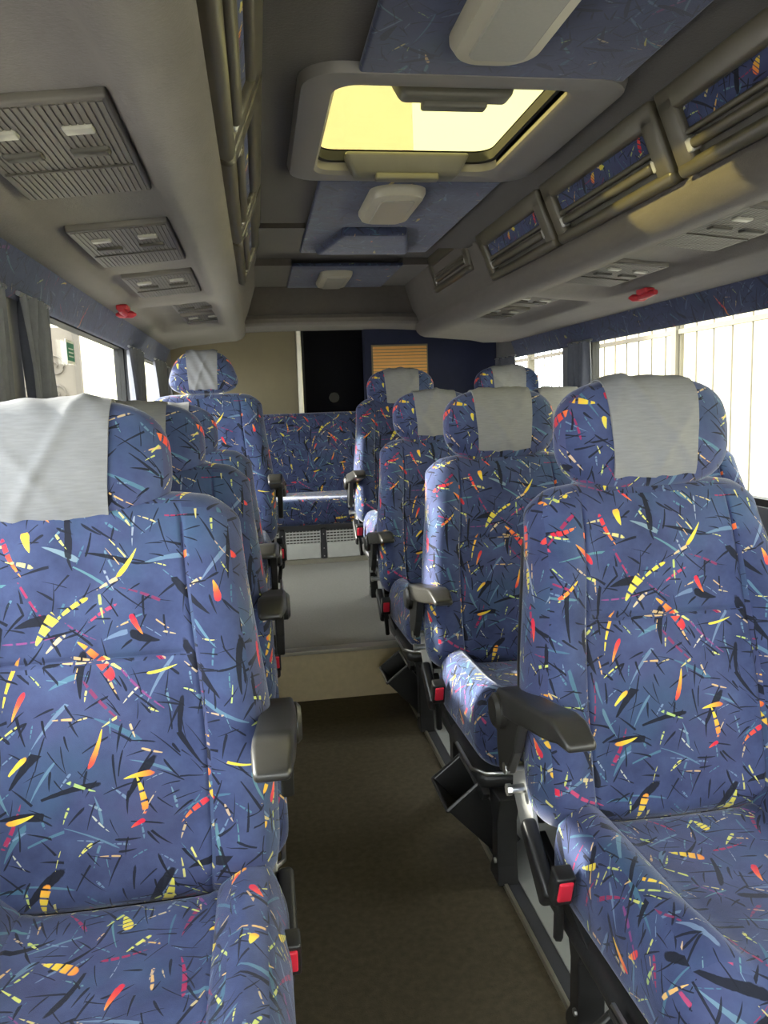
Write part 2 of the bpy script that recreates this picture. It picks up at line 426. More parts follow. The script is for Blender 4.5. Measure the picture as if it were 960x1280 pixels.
# rear wall pieces
struct(box('wall_rear', (XL-.06, YB, -.06), (.285, YB+.06, 2.05), 'tan'), 'tan panel behind the raised single seat')
d = struct(empty('door_1', (.52, YB, .21)), 'black glazed rear opening with metal post')
box('glass_panel', (-.235, .05, 0), (.235, .07, 1.75), 'darkglass', d)
box('door_post', (-.235, -.03, 0), (-.200, .05, 1.55), 'alu', d, .006)
box('rubber_strip', (-.197, -.01, 0), (-.183, .05, 1.55), 'rubber', d)
MB().tube([(.02, .035, 1.045), (.02, .052, 1.045)], .035, 20).build('round_lock', 'rubber', d)
struct(box('wall_rear_side', (.755, YB-.06, -.06), (XR+.06, YB+.06, 2.05), 'navy'), 'navy panel behind the rear double seats')
b = tag(empty('slatted_blind', (1.0, YB-.075, 1.02)), 'orange horizontal slatted blind on the navy rear panel', 'blind')
box('blind_frame', (-.20, .004, .0), (.20, .014, .585), 'tan', b, .002)
for k in range(26):
    z = .012+k*.0217
    o = MB().prism([(-.004, 0), (.004, .004), (.005, .018), (-.003, .017)], .38, lambda u, v, dd, z=z: (-.19+dd, u, z+v)).build('slat', 'orange', b, False)

# consoles ---------------------------------------------------------
def console(name, side, label):
    X = (lambda x: x) if side < 0 else mir
    ys = []; y = YF
    while y < 4.97: ys.append(y); y += .06
    ys.append(4.99)
    ends = [(-1.4, 3.02), (3.12, 4.1)]
    P = []
    for y in ys:
        rc = max(ss(a, a+.12, y)*(1-ss(b-.12, b, y)) for a, b in ends)
        zt = 1.90 if y < 3.44 else ZR+.02
        xt = .012 if y < 3.44 else .02
        h = .024*rc
        pr = [(XL-.01, 1.60), (-.505, 1.567), (-.455, 1.578), (-.428, 1.583), (-.412, 1.585+h), (-.30, 1.594+h), (-.178, 1.606+h), (-.16, 1.607),
              (-.125, 1.610), (-.095, 1.622), (-.075, 1.642), (-.066, 1.668), (-.072, 1.69), (-.078, 1.70), (-.045, 1.78), (xt, zt)]
        if side < 0: pr = [(x+.022*ss(-.2, -.09, x), z) for x, z in pr]
        row = [(X(x), y, z) for x, z in pr]
        if side > 0: row = [(XR+.02, y, 1.60), (XR-.018, y, 1.573), (XR-.12, y, 1.566)]+row[1:]
        P.append(row)
    m = MB().grid(P)
    return struct(m.build(name, 'felt', None, True, 60), label)
console('trim_5', -1, 'grey felt overhead console above the single seats')
console('trim_6', 1, 'grey felt overhead console above the double seats')
for n_, side in ((7, -1), (8, 1)):
    X = (lambda x: x) if side < 0 else (lambda x: XR+XL-x)
    P = [[(X(x), YF+(4.99-YF)*k/40, z) for x, z in ((-.558, 1.478), (-.548, 1.470), (-.540, 1.478), (-.520, 1.53), (-.503, 1.57), (-.56, 1.60))] for k in range(41)]
    struct(MB().grid(P).build('trim_%d' % n_, 'moquette_dull', None), 'blue fabric valance strip above the side windows')

# blue fabric ceiling panels
def cpanel(name, x0, x1, y0, y1, z, th=.018, mat='moquette_dull', label=None):
    m = MB(); m.rbox(((x1-x0)/2, (y1-y0)/2, th/2), .008, (6, 6, 1), 2, mtx=Matrix.Translation(((x0+x1)/2, (y0+y1)/2, z-th/2)))
    return struct(m.build(name, mat, None), label)
cpanel('trim_9', .235, .80, -.6, 1.655, 1.87, label='blue patterned ceiling panel ahead of the roof hatch')
p = cpanel('trim_10', .215, .77, 2.40, 3.50, 1.87, label='blue patterned ceiling panel behind the roof hatch')
m = MB(); m.rbox((.16, .20, .022), .02, (4, 4, 1), 3, fn=lambda x, y, z: (x*(1+.25*(y/.2)), y, z), mtx=Matrix.Translation((.47, 3.2, 1.845)))
m.build('raised_pad', 'moquette_dull', p)
cpanel('trim_11', .215, .80, 4.20, 4.955, 1.935, label='blue patterned ceiling panel over the rear platform')
struct(box('trim_12', (-.0, 4.22, 1.925), (.215, 4.955, ZR), 'felt'), 'grey felt ceiling block beside the rear fabric panel')
struct(box('trim_13', (.80, 4.22, 1.925), (.95, 4.955, ZR), 'felt'), 'grey felt ceiling block beside the rear lockers')
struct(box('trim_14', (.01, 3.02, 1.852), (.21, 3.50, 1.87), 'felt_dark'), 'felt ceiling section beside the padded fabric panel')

# ------------------------------------------------------------------ roof hatch
def rrect(x0, x1, y0, y1, r, n=6):
    pts = []
    for cx, cy, a0 in ((x1-r, y1-r, 0), (x0+r, y1-r, 90), (x0+r, y0+r, 180), (x1-r, y0+r, 270)):
        for k in range(n+1):
            a = math.radians(a0+90*k/n); pts.append((cx+r*math.cos(a), cy+r*math.sin(a)))
    return pts
def loft(rings):
    # closed outlines (same count), each with own z
    P = [[(p[0], p[1], z) for p in pts]+[(pts[0][0], pts[0][1], z)] for pts, z in rings]
    return MB().grid(P)
h = tag(empty('roof_hatch', (CX, 2.02, 1.87)), 'roof hatch with amber glass, pale grey frame and two grab handles', 'roof hatch')
def off(pts): return [(a-CX, b-2.02) for a, b in pts]
o0 = off(rrect(.118, .832, 1.635, 2.400, .085)); o1 = off(rrect(.125, .825, 1.642, 2.393, .08)); o2 = off(rrect(.150, .800, 1.668, 2.366, .07))
i0 = off(rrect(.190, .725, 1.700, 2.335, .055)); i1 = off(rrect(.198, .712, 1.708, 2.326, .05))
m = loft([(o0, 0.0), (o1, -.020), (o2, -.026), (i0, -.020), (i1, -.010), (i1, .012)])
m.build('hatch_frame', 'hatchframe', h)
i2 = off(rrect(.205, .703, 1.716, 2.316, .05))
loft([(i1, .012), (i2, .014), (i2, .040)]).build('rubber_seal', 'rubber', h)
i3 = off(rrect(.185, .725, 1.695, 2.336, .05))
m = MB(); n = len(i3); m.add([(a, b_, .044) for a, b_ in i3]+[(a, b_, .050) for a, b_ in i3], [tuple(range(n))[::-1], tuple(range(n, 2*n))]+[(i, (i+1) % n, n+(i+1) % n, n+i) for i in range(n)])
m.build('hatch_glass', 'amber', h, False)
loft([(i1, .030), (i3, .030), (i3, .042), (i2, .044)]).build('glass_rim', 'rubber', h)
for yy, sgn, w in ((.305, -1, .165), (-.300, 1, .13)):
    m = MB(); m.rbox((w, .028, .030), .012, (4, 1, 1), 2, fn=lambda x, y, z, w=w, s=sgn: (x*(1+.10*(z/.03)), y+s*.012*(z/.03), z), mtx=Matrix.Translation((-.02, yy+sgn*.022, -.004)))
    g = m.build('grab_handle', 'hatchhandle', h)
    m = MB(); m.rbox((w*.55, .016, .010), .006, (3, 1, 1), 2, mtx=Matrix.Translation((-.02, yy+sgn*.03, -.036)))
    m.build('handle_catch', 'hatchhandle', g)

# ------------------------------------------------------------------ ceiling lights
def ceiling_light(y0, y1, z, label):
    r = tag(empty('ceiling_light', (.465, (y0+y1)/2, z)), label, 'ceiling light', 'cream lamps along the ceiling')
    L = (y1-y0)/2
    out = rrect(-.088, .088, -L, L, .07, 8); mid = rrect(-.078, .078, -L+.012, L-.012, .062, 8); inn = rrect(-.055, .055, -L+.05, L-.05, .025, 8)
    m = loft([(out, 0), (out, -.012), (mid, -.030), (inn, -.036)]); m.build('lamp_frame', 'cream', r)
    m = MB()
    i2 = rrect(-.052, .052, -L+.053, L-.053, .018, 8); n = len(inn)
    m.add([(a, b_, -.035) for a, b_ in inn]+[(a, b_, -.039) for a, b_ in i2], [(i, (i+1) % n, n+(i+1) % n, n+i) for i in range(n)]+[tuple(range(n, 2*n))])
    m.build('diffuser', 'lens', r)
ceiling_light(1.10, 1.535, 1.853, 'cream lamp on the blue panel ahead of the roof hatch')
ceiling_light(2.43, 2.84, 1.853, 'cream lamp on the blue panel right behind the roof hatch')
ceiling_light(4.32, 4.80, 1.918, 'cream lamp on the ceiling above the rear platform')

# ------------------------------------------------------------------ lockers
def locker(side, y0, y1, label, p0=(-.074, 1.698), p1=(.004, 1.884), fab=True):
    X = (lambda x: x+.022) if side < 0 else mir
    r = tag(empty('overhead_locker', (X(p0[0]), (y0+y1)/2, p0[1])), label, 'luggage locker', 'overhead lockers')
    du = Vector((p1[0]-p0[0], 0, p1[1]-p0[1])); H = du.length; du.normalize(); nn = Vector((du.z, 0, -du.x))
    L = (y1-y0)
    def T(s, t, n):
        v = du*t+nn*n; return ((v.x if side < 0 else -v.x), (s-.5)*L, v.z)
    def slabm(m, s0, s1, t0, t1, n0, n1, rr=.008):
        hs, ht, hn = (s1-s0)*L/2, (t1-t0)*H/2, (n1-n0)/2
        def fn(x, y, z): return T((s0+s1)/2+x/L, (t0+t1)/2*H+y, (n0+n1)/2+z)
        m.rbox((hs, ht, hn), rr, (3, 2, 1), 2, fn=fn)
    m = MB()
    slabm(m, 0, 1, .70, 1, -.02, .026, .012); slabm(m, 0, 1, 0, .17, -.02, .030, .014)
    slabm(m, 0, .10, .10, .9, -.02, .026, .010); slabm(m, .90, 1, .10, .9, -.02, .026, .010)
    slabm(m, .06, .94, .40, .47, -.02, .022, .006)
    m.build('door_frame', 'brown', r)
    m = MB(); slabm(m, .07, .93, .45, .74, -.02, .010, .003); m.build('fabric_insert', 'moquette' if fab else 'lockerdark', r)
    m = MB(); slabm(m, .07, .93, .12, .43, -.02, .004, .003); m.build('handle_recess', 'lockerdark', r)
    m = MB(); slabm(m, .11, .89, .24, .36, .006, .030, .010); g = m.build('pull_handle', 'brown', r)
    for s0 in (.075, .885):
        m = MB(); slabm(m, s0, s0+.035, .22, .38, .0, .026, .005); m.build('handle_end', 'silver', g)
    return r
locker(1, .33, 1.045, 'bronze plastic locker door foremost above the double seats')
locker(1, 1.055, 1.775, 'bronze plastic locker door beside the front of the roof hatch, above double seats')
locker(1, 1.795, 2.515, 'bronze plastic locker door beside the rear half of the roof hatch, above double seats')
locker(1, 2.545, 3.27, 'bronze plastic locker door behind the roof hatch, above double seats')
locker(1, 3.52, 4.25, 'rearmost bronze locker door set higher above the rear platform', (-.055, 1.785), (-.008, 1.965))
locker(-1, 1.03, 1.69, 'bronze plastic locker door above first single seat, beside the hatch')
locker(-1, 1.705, 2.50, 'bronze plastic locker door above second single seat')
locker(-1, 2.515, 3.30, 'bronze plastic locker door above third single seat by the step')

# ------------------------------------------------------------------ service panels in the soffit
def service_panel(side, y0, y1, xi, xo, label, lamps=True):
    X = (lambda x: x) if side < 0 else mir
    slope = lambda x: 1.594+.024+(x+.30)*(.012/.122)
    zc = slope((xi+xo)/2)-.003
    r = tag(empty('service_panel', (X((xi+xo)/2), (y0+y1)/2, zc)), label, 'service panel', 'overhead service panels')
    hw, L = abs(xi-xo)/2, (y1-y0)/2
    tilt = math.atan(.012/.122)*(1 if side < 0 else -1)
    MT = Matrix.Rotation(-tilt, 4, 'Y')
    sg = 1 if side < 0 else -1
    m = MB(); m.rbox((hw, L, .010), .005, (2, 2, 1), 2, mtx=MT); m.build('panel_plate', 'panelplastic', r)
    m = MB()
    k = 0; nr = int(2*hw/.0105)
    for k in range(nr):
        x = -hw+.012+k*(2*hw-.024)/(nr-1)
        m.box((x-.0036, -L+.012, -.0118), (x+.0036, L-.012, -.0095), MT)
    m.build('ribbed_grille', 'panelplastic', r, False)
    m = MB().box((-hw+.01, -.006+L*.25, -.015), (hw-.01, .0+L*.25, -.0095), MT); m.build('divider', 'lockerdark', r, False)
    for q in (-.45, .45):
        c = MT @ Vector((q*hw, -L*.12, -.011))
        m = MB(); m.rbox((.030, .016, .007), .006, (2, 1, 1), 2, mtx=Matrix.Translation(c) @ MT); m.build('air_nozzle', 'lockerdark', r)
        if lamps:
            c = MT @ Vector((q*hw*1.05, -L*.55, -.012))
            m = MB(); m.rbox((.022, .014, .005), .004, (2, 1, 1), 2, mtx=Matrix.Translation(c) @ MT); m.build('reading_lamp', 'lens', r)
service_panel(-1, 1.15, 1.61, -.175, -.400, 'ribbed reading light panel above the first single seat')
service_panel(-1, 1.875, 2.32, -.175, -.398, 'ribbed reading light panel above the second single seat')
service_panel(-1, 2.52, 2.94, -.175, -.385, 'ribbed reading light panel above the third single seat beside red hammer')
service_panel(-1, 3.19, 3.48, -.125, -.31, 'small blank panel near the step above single seats', False)
service_panel(-1, 3.58, 3.95, -.125, -.31, 'small ribbed light panel above the raised single seat')
service_panel(1, 1.00, 1.45, -.175, -.37, 'ribbed reading light panel above the first double seats')
service_panel(1, 1.70, 2.15, -.175, -.37, 'ribbed reading light panel above the second double seats')
service_panel(1, 2.40, 2.82, -.175, -.37, 'ribbed reading light panel above the third double seats beside red hammer')
service_panel(1, 3.17, 3.45, -.13, -.32, 'small light panel over the gap before the rear platform, double side', True)
service_panel(1, 3.56, 3.95, -.13, -.32, 'small light panel above the raised double seats')

def hammer(side, y, label):
    X = mir(-.452) if side > 0 else -.452
    r = tag(empty('emergency_hammer', (X, y, 1.577)), label, 'hammer', 'red emergency hammers')
    m = MB(); m.rbox((.020, .035, .010), .006, (1, 2, 1), 2, mtx=Matrix.Translation((0, 0, -.009))); m.build('bracket', 'hammer', r)
    m = MB(); m.tube([(0, -.075, -.022), (0, -.02, -.024), (0, .05, -.024)], [.009, .012, .010], 10); m.build('handle', 'hammer', r)
    m = MB(); m.tube([(-.036, .055, -.025), (-.022, .055, -.025), (.022, .055, -.025), (.036, .055, -.025)], [.004, .013, .013, .004], 10); m.build('hammer_head', 'hammer', r)
hammer(-1, 2.97, 'small red emergency hammer beside the panels over single seats')
hammer(1, 2.72, 'small red emergency hammer beside the panels over double seats')

# ------------------------------------------------------------------ seats
MESH = {}
def cached(key, fn):
    if key not in MESH: MESH[key] = fn()
    return MESH[key]
RECL = math.radians(11.5)
def backrest_mesh():
    hw, hy, hz = .280, .06, .330
    def fn(x, y, z):
        t = (z+hz)/(2*hz); u = abs(x)/hw
        w = 1-.03*ss(.15, 0, t)-.135*ss(.30, .95, t)-.05*ss(.88, 1.0, t)**2
        ff = ss(.035, -.05, y)
        b = ss(.50, .78, u)*(1-.45*ss(.9, 1.0, u))*.036*ss(0, .12, t)*(1-.75*ss(.62, .95, t))
        lum = .024*math.exp(-((t-.28)/.2)**2)*max(0, 1-(u/.65)**2)
        up = .014*ss(.62, .8, t)*max(0, 1-u*u)*ss(1.0, .85, t)
        g = .007*math.exp(-((t-.60)/.007)**2)*ss(.62, .56, u)+.006*math.exp(-((u-.62)/.012)**2)*ss(.98, .9, t)
        y2 = y-(b+lum+up-g)*ff+.05*ss(.45, 1.0, u)*ss(.7, 1.0, t)*ff*.5
        return (x*w, y2, z-.010*ss(.55, 1.0, u)*ss(.9, 1.0, t))
    m = MB()
    zx = [(.60*2-1)*hz+d for d in (-.008, -.004, 0, .004, .008)]
    xx = [s*(.62*hw+d) for s in (-1, 1) for d in (-.006, -.003, 0, .003, .006)]
    T = Matrix.Translation((0, -.132, .395)) @ Matrix.Rotation(-RECL, 4, 'X') @ Matrix.Translation((0, hy, hz))
    m.rbox((hw, hy, hz), .055, (22, 2, 26), 5, fn=fn, mtx=T, extra=(xx, (), zx))
    me = m.mesh('backrest', True, 60); return me
def shell_mesh():
    hw, hy, hz = .268, .030, .315
    def fn(x, y, z):
        t = (z+hz)/(2*hz); w = 1-.125*ss(.35, .97, t)-.10*ss(.86, 1.0, t)**2
        return (x*w, y, z)
    m = MB(); T = Matrix.Translation((0, -.132, .385)) @ Matrix.Rotation(-RECL, 4, 'X') @ Matrix.Translation((0, .115, hz))
    m.rbox((hw, hy, hz), .028, (8, 1, 10), 3, fn=fn, mtx=T); return m.mesh('back_shell', True, 60)
HA, HC, HB_, HN, HM = .180, .064, .112, 2.9, 2.5
def headrest_mesh(a=HA, b=HB_, top=1.0):
    P = []; N = 56
    ys = [math.sin(math.radians(q)) for q in range(-90, 91, 9)]
    for k in range(N):
        ph = 2*math.pi*k/N; c, s_ = math.cos(ph), math.sin(ph)
        rad = (abs(c)**HN+abs(s_)**HN)**(-1/HN)
        row = []
        for yy in ys:
            sc_ = max(0, 1-abs(yy)**HM)**(1/HM)
            x = a*rad*c*sc_; z = b*rad*s_*sc_
            x *= 1-(1-top)*ss(-b, b, z)
            row.append((x, HC*yy, z))
        P.append(row)
    m = MB().grid(P, True); T = Matrix.Translation((0, .052, 0)) @ Matrix.Rotation(math.radians(-6), 4, 'X')
    m.v = [tuple(T @ Vector(p)) for p in m.v]
    return m.mesh('headrest', True, 80)
def cover_mesh(seed, half=.088, a=HA, b=HB_, lift=.0045, front=-58):
    rnd = random.Random(seed); ph = [rnd.uniform(0, 6) for _ in range(6)]
    T = Matrix.Translation((0, .052, 0)) @ Matrix.Rotation(math.radians(-6), 4, 'X')
    def pt(x, ang, e):
        c, s_ = -math.cos(ang), math.sin(ang)
        lo, hi = 0., .3
        for _ in range(26):
            md = (lo+hi)/2
            q = (abs(x/a)**HN+abs(md*s_/b)**HN)**(HM/HN)+abs(md*c/HC)**HM
            if q < 1: lo = md
            else: hi = md
        return Vector((x, c*(lo+e), s_*(lo+e)))
    NU, NV = 22, 44; P = []; Q = []
    for i in range(NU+1):
        u = i/NU*2-1; r1 = []; r2 = []
        for j in range(NV+1):
            v = j/NV; ang = math.radians(front+(245+58-65)*v*1.0)
            xx = half*u*(1.0+.06*math.sin(ang))
            wr = .0022*math.sin(9*u+7*v*3+ph[0])*math.sin(3*v+ph[1])+.0060*max(0, math.sin(3.2*u+9*v+ph[2]))**10+.0055*max(0, math.sin(-3.6*u+8*v+ph[3]))**12
            p = pt(xx, ang, lift+wr*(1-.4*abs(u))); r1.append(tuple(T @ p)); r2.append(tuple(T @ pt(xx, ang, .0012)))
        P.append(r1); Q.append(r2)
    m = MB().grid(P); nv = NV+1; o = len(m.v); m.grid(Q)
    for i in range(NU):
        for j in (0, NV): m.f.append((i*nv+j, (i+1)*nv+j, o+(i+1)*nv+j, o+i*nv+j))
    for j in range(NV):
        for i in (0, NU): m.f.append((i*nv+j, i*nv+j+1, o+i*nv+j+1, o+i*nv+j))
    return m.mesh('headrest_cover', True, 60)
def cushion_mesh():
    hx, hy, hz = .247, .245, .075
    def fn(x, y, z):
        u = abs(x)/hx; v = (y+hy)/(2*hy)            # v=0 front, 1 rear
        tf = ss(-.02, .06, z)
        b = ss(.52, .80, u)*(1-.5*ss(.9, 1.0, u))*.050*ss(0, .25, v+.05)
        g = .006*math.exp(-((u-.60)/.014)**2)*ss(.1, .2, v)
        dip = -.012*math.exp(-((v-.6)/.3)**2)*max(0, 1-(u/.6)**2)
        fr = .018*ss(.35, .0, v)*(1-ss(.7, .95, u))
        sd = .010*(1-(z/hz)**2)*ss(.6, 1.0, u)
        return (x+math.copysign(sd, x), y*(1.0)-(.03*(1-(u)**2))*ss(.3, 0, v), z+(b+dip+fr-g)*tf+.012*ss(.2, -.1, v)*0)
    xx = [s*(.60*hx+d) for s in (-1, 1) for d in (-.006, -.003, 0, .003, .006)]
    m = MB(); m.rbox((hx, hy, hz), .055, (20, 18, 2), 5, fn=fn, mtx=Matrix.Translation((0, -.335, .345)) @ Matrix.Rotation(math.radians(-2.5), 4, 'X'), extra=(xx, (), ()))
    return m.mesh('seat_cushion', True, 60)
def pan_mesh():
    m = MB(); m.rbox((.262, .245, .022), .02, (4, 4, 1), 3, fn=lambda x, y, z: (x, y-.03*(1-(x/.262)**2)*ss(.1, -.24, y), z), mtx=Matrix.Translation((0, -.338, .262)))
    return m.mesh('seat_pan', True, 50)
def trimwire_mesh():
    pts = []
    for k in range(21):
        u = k/20*2-1; x = .274*u
        y = -.338-.245-.03*(1-u*u)-.004
        if abs(u) > .9: y += (abs(u)-.9)/.1*.03
        pts.append((x, y, .288))
    pts = [(-.276, -.42, .296)]+pts+[(.276, -.42, .296)]
    return MB().tube(pts, .005, 6).mesh('edge_trim', True, 60)
def armrest_mesh(s):
    x0 = s*.292
    m = MB()
    def fn(x, y, z):
        v = (y+.165)/.33                # 0 front 1 rear
        w = 1-.22*ss(.7, 1, v)-.14*ss(.15, 0, v)
        zz = z-.012*ss(.10, 0, v)-(.020*ss(.2, 0, v) if z > 0 else -.008*ss(.25, 0, v))
        return (x*w-s*.018*(1-v), y, zz+(.006*ss(.4, .9, v) if z > 0 else 0))
    T = Matrix.Translation((x0, -.138, .636)) @ Matrix.Rotation(math.radians(-11), 4, 'X')
    m.rbox((.030, .165, .023), .008, (2, 10, 1), 2, fn=fn, mtx=T)
    return m.mesh('armrest', True, 38)
def armpivot_mesh(s):
    m = MB(); m.tube([(s*.255, .015, .590), (s*.320, .015, .590), (s*.327, .015, .590)], [.036, .036, .028], 18); return m.mesh('pivot_cap', True, 40)
def armbracket_mesh(s):
    m = MB(); m.prism([(-.10, .625), (.05, .60), (.05, .50), (.035, .455), (-.005, .465), (-.055, .53)], .022, lambda u, v, d: (s*(.286+d), u, v)); return m.mesh('arm_bracket', False)
def sideplate_mesh(s):
    m = MB(); m.prism([(-.02, .47), (.055, .47), (.06, .40), (.0, .33), (-.07, .30), (-.10, .33), (-.06, .40)], .010, lambda u, v, d: (s*(.262+d), u, v)); return m.mesh('side_plate', False)
def bolt_mesh(s, y, z):
    m = MB(); m.tube([(s*.27, y, z), (s*.300, y, z)], .009, 10); m.tube([(s*.300, y, z), (s*.309, y, z)], .012, 8); return m.mesh('bolt', True, 40)
def lever_mesh(s):
    m = MB(); m.rbox((.014, .075, .022), .010, (1, 3, 1), 2, fn=lambda x, y, z: (x, y, z*(1.25-.5*(y+.075)/.15)), mtx=Matrix.Translation((s*.285, -.125, .352)) @ Matrix.Rotation(math.radians(38), 4, 'X')); return m.mesh('recline_lever', True, 40)
def buckle_mesh(s):
    m = MB(); m.rbox((.018, .016, .034), .005, (1, 1, 1), 2, mtx=Matrix.Translation((s*.283, -.235, .372)) @ Matrix.Rotation(math.radians(20), 4, 'X')); return m.mesh('belt_buckle', True, 40)
def button_mesh(s):
    T = Matrix.Translation((s*.283, -.235, .372)) @ Matrix.Rotation(math.radians(20), 4, 'X')
    m = MB(); m.rbox((.0125, .006, .022), .003, (1, 1, 1), 2, mtx=T @ Matrix.Translation((0, -.0145, .004))); return m.mesh('release_button', True, 40)
def strap_mesh(s):
    m = MB(); m.tube([(s*.272, -.19, .24), (s*.281, -.218, .31), (s*.283, -.225, .345)], .009, 6); return m.mesh('buckle_stalk', True, 60)
def rail_mesh(s):
    m = MB(); m.prism([(-.02, .335), (-.12, .31), (-.30, .255), (-.58, .225), (-.60, .25), (-.56, .27), (-.30, .285), (-.12, .345), (-.04, .37)], .018, lambda u, v, d: (s*(.238+d), u, v-.012)); return m.mesh('side_rail', False)
def leg_mesh(s, y, z0):
    m = MB(); x = s*.208
    out = [(-.030, 0), (.045, 0), (.040, .022), (.022, .05), (.018, .16), (.045, .245), (-.050, .245), (-.022, .17), (-.022, .05)]
    m.prism(out, .052, lambda u, v, d: (x+s*(d-.030), y+u, z0+v*(1-z0/.245))); return m.mesh('leg', False)
def legbolt_mesh(s, y, z0):
    m = MB(); m.tube([(s*.20, y-.01, z0+.06), (s*.235, y-.01, z0+.06)], .007, 8); return m.mesh('leg_bolt', True, 40)
def neck_mesh():
    m = MB(); 
    for x in (-.07, .07): m.tube([(x, .045, .96), (x, .05, 1.06)], .008, 8)
    return m.mesh('headrest_post', True, 60)

def seat(x, y, zo, side, label, hdz=0., seed=1, aisle=True, variant='', cover=True, armz=0., zfloor=0., group='blue patterned passenger seats', yaw=0, hdx=0., cdx=0.):
    r = tag(empty('passenger_seat', (x, y, zo), yaw), label, 'seat', group)
    P = lambda key, fn, mat, name, par=r, bev=0, loc=None: link(name, cached(key, fn), mat, par, bev, loc)
    P('back', backrest_mesh, 'moquette', 'backrest'); P('shell', shell_mesh, 'black', 'back_shell')
    hz = (hdx, 0, 1.122+hdz)
    if variant == 'tall':
        hd = P('head_t', lambda: headrest_mesh(.158, .092, .72), 'moquette', 'headrest', r, 0, hz)
        P('cov_t', lambda: cover_mesh(5, .062, .158, .092), 'linen', 'headrest_cover', hd)
    else:
        hd = P('head', headrest_mesh, 'moquette', 'headrest', r, 0, hz)
        P('cov%d' % seed, lambda: cover_mesh(seed), 'linen', 'headrest_cover', hd)
    for xq in (-.07, .07):
        P('post%d' % (xq > 0), lambda: MB().tube([(xq, .035, .95), (xq, .045, 1.08)], .008, 8).mesh('headrest_post', True, 60), 'steel', 'headrest_post', r, 0, (hdx, 0, hdz*.5))
    P('cush', cushion_mesh, 'moquette', 'seat_cushion', r, 0, (cdx, 0, 0)); P('pan', pan_mesh, 'black', 'seat_pan'); P('wire', trimwire_mesh, 'steel', 'edge_trim')
    s = side
    if aisle:
        ar = P('arm%d' % s, lambda: armrest_mesh(s), 'charcoal', 'armrest', r, 0, (0, 0, armz))
        P('piv%d' % s, lambda: armpivot_mesh(s), 'charcoal', 'pivot_cap', ar)
        P('brk%d' % s, lambda: armbracket_mesh(s), 'charcoal', 'arm_bracket', r, .004, (0, 0, armz))
        P('plate%d' % s, lambda: sideplate_mesh(s), 'silver', 'side_plate', r, .002)
        if s < 0: P('b1%d' % s, lambda: bolt_mesh(s, .0, .475), 'steel', 'bolt'); P('b2%d' % s, lambda: bolt_mesh(s, -.015, .437), 'steel', 'bolt')
        P('lev%d' % s, lambda: lever_mesh(s), 'black', 'recline_lever'); P('rail%d' % s, lambda: rail_mesh(s), 'black', 'side_rail', r, .003)
        bk = P('buck%d' % s, lambda: buckle_mesh(s), 'black', 'belt_buckle'); P('but%d' % s, lambda: button_mesh(s), 'red', 'release_button', bk)
        P('stalk%d' % s, lambda: strap_mesh(s), 'black', 'buckle_stalk', bk)
    zf = zfloor-zo
    for yy in (-.60, -.16):
        for sx in (s, -s):
            k = 'leg%d_%.2f_%.3f' % (sx, yy, zf)
            lg = P(k, lambda: leg_mesh(sx, yy, zf), 'black', 'leg', r, .003)
            if sx == s: P('lb'+k, lambda: legbolt_mesh(sx, yy, zf), 'steel', 'leg_bolt', lg)
    return r
RX, RW, LX = .752, 1.312, -.272
g1, g2 = 'aisle seats of the double rows', 'window seats of the double rows'
seat(RX, 1.42, 0, -1, 'blue patterned aisle seat of the front double row with large headrest cover', seed=1, zfloor=.008, group=g1)
seat(RX, 2.36, 0, -1, 'blue patterned aisle seat of the second double row', seed=2, zfloor=.008, group=g1)
seat(RX, 3.30, .015, -1, 'blue patterned aisle seat of the third double row, just before the platform', seed=3, zfloor=.008, group=g1)
seat(.755, 4.10, .20, -1, 'raised aisle seat of the rear double row on the platform', -.055, seed=4, zfloor=.21, group=g1)
seat(RW+.01, 1.42, 0, -1, 'window seat of the front double row', seed=5, aisle=False, zfloor=.012, group=g2)
seat(RW+.005, 2.36, 0, -1, 'window seat of the second double row, headrest against the bright window', seed=6, aisle=False, zfloor=.012, group=g2)
seat(RW, 3.30, .01, -1, 'window seat of the third double row', seed=7, aisle=False, zfloor=.012, group=g2)
seat(RW+.03, 4.10, .20, -1, 'raised window seat of the rear double row on the platform', -.055, seed=8, aisle=False, zfloor=.21, group=g2)
g3 = 'single seats by the wall'
seat(LX-.01, 1.30, .035, 1, 'blue patterned single seat in the front row with wrinkled headrest cover', -.045, seed=9, hdx=-.045, cdx=.03, armz=.03, zfloor=.012, group=g3)
seat(LX, 2.00, .035, 1, 'blue patterned single seat in the second row', -.045, seed=10, hdx=-.045, cdx=.03, armz=.06, zfloor=.012, group=g3)
seat(LX, 2.66, .035, 1, 'blue patterned single seat in the third row before the step', -.045, seed=11, hdx=-.045, cdx=.03, armz=.07, zfloor=.012, group=g3)
seat(-.222, 3.44, .235, 1, 'tall raised single seat on the platform with narrow pale headrest cover', .0, variant='tall', armz=.02, zfloor=.21, group=g3)

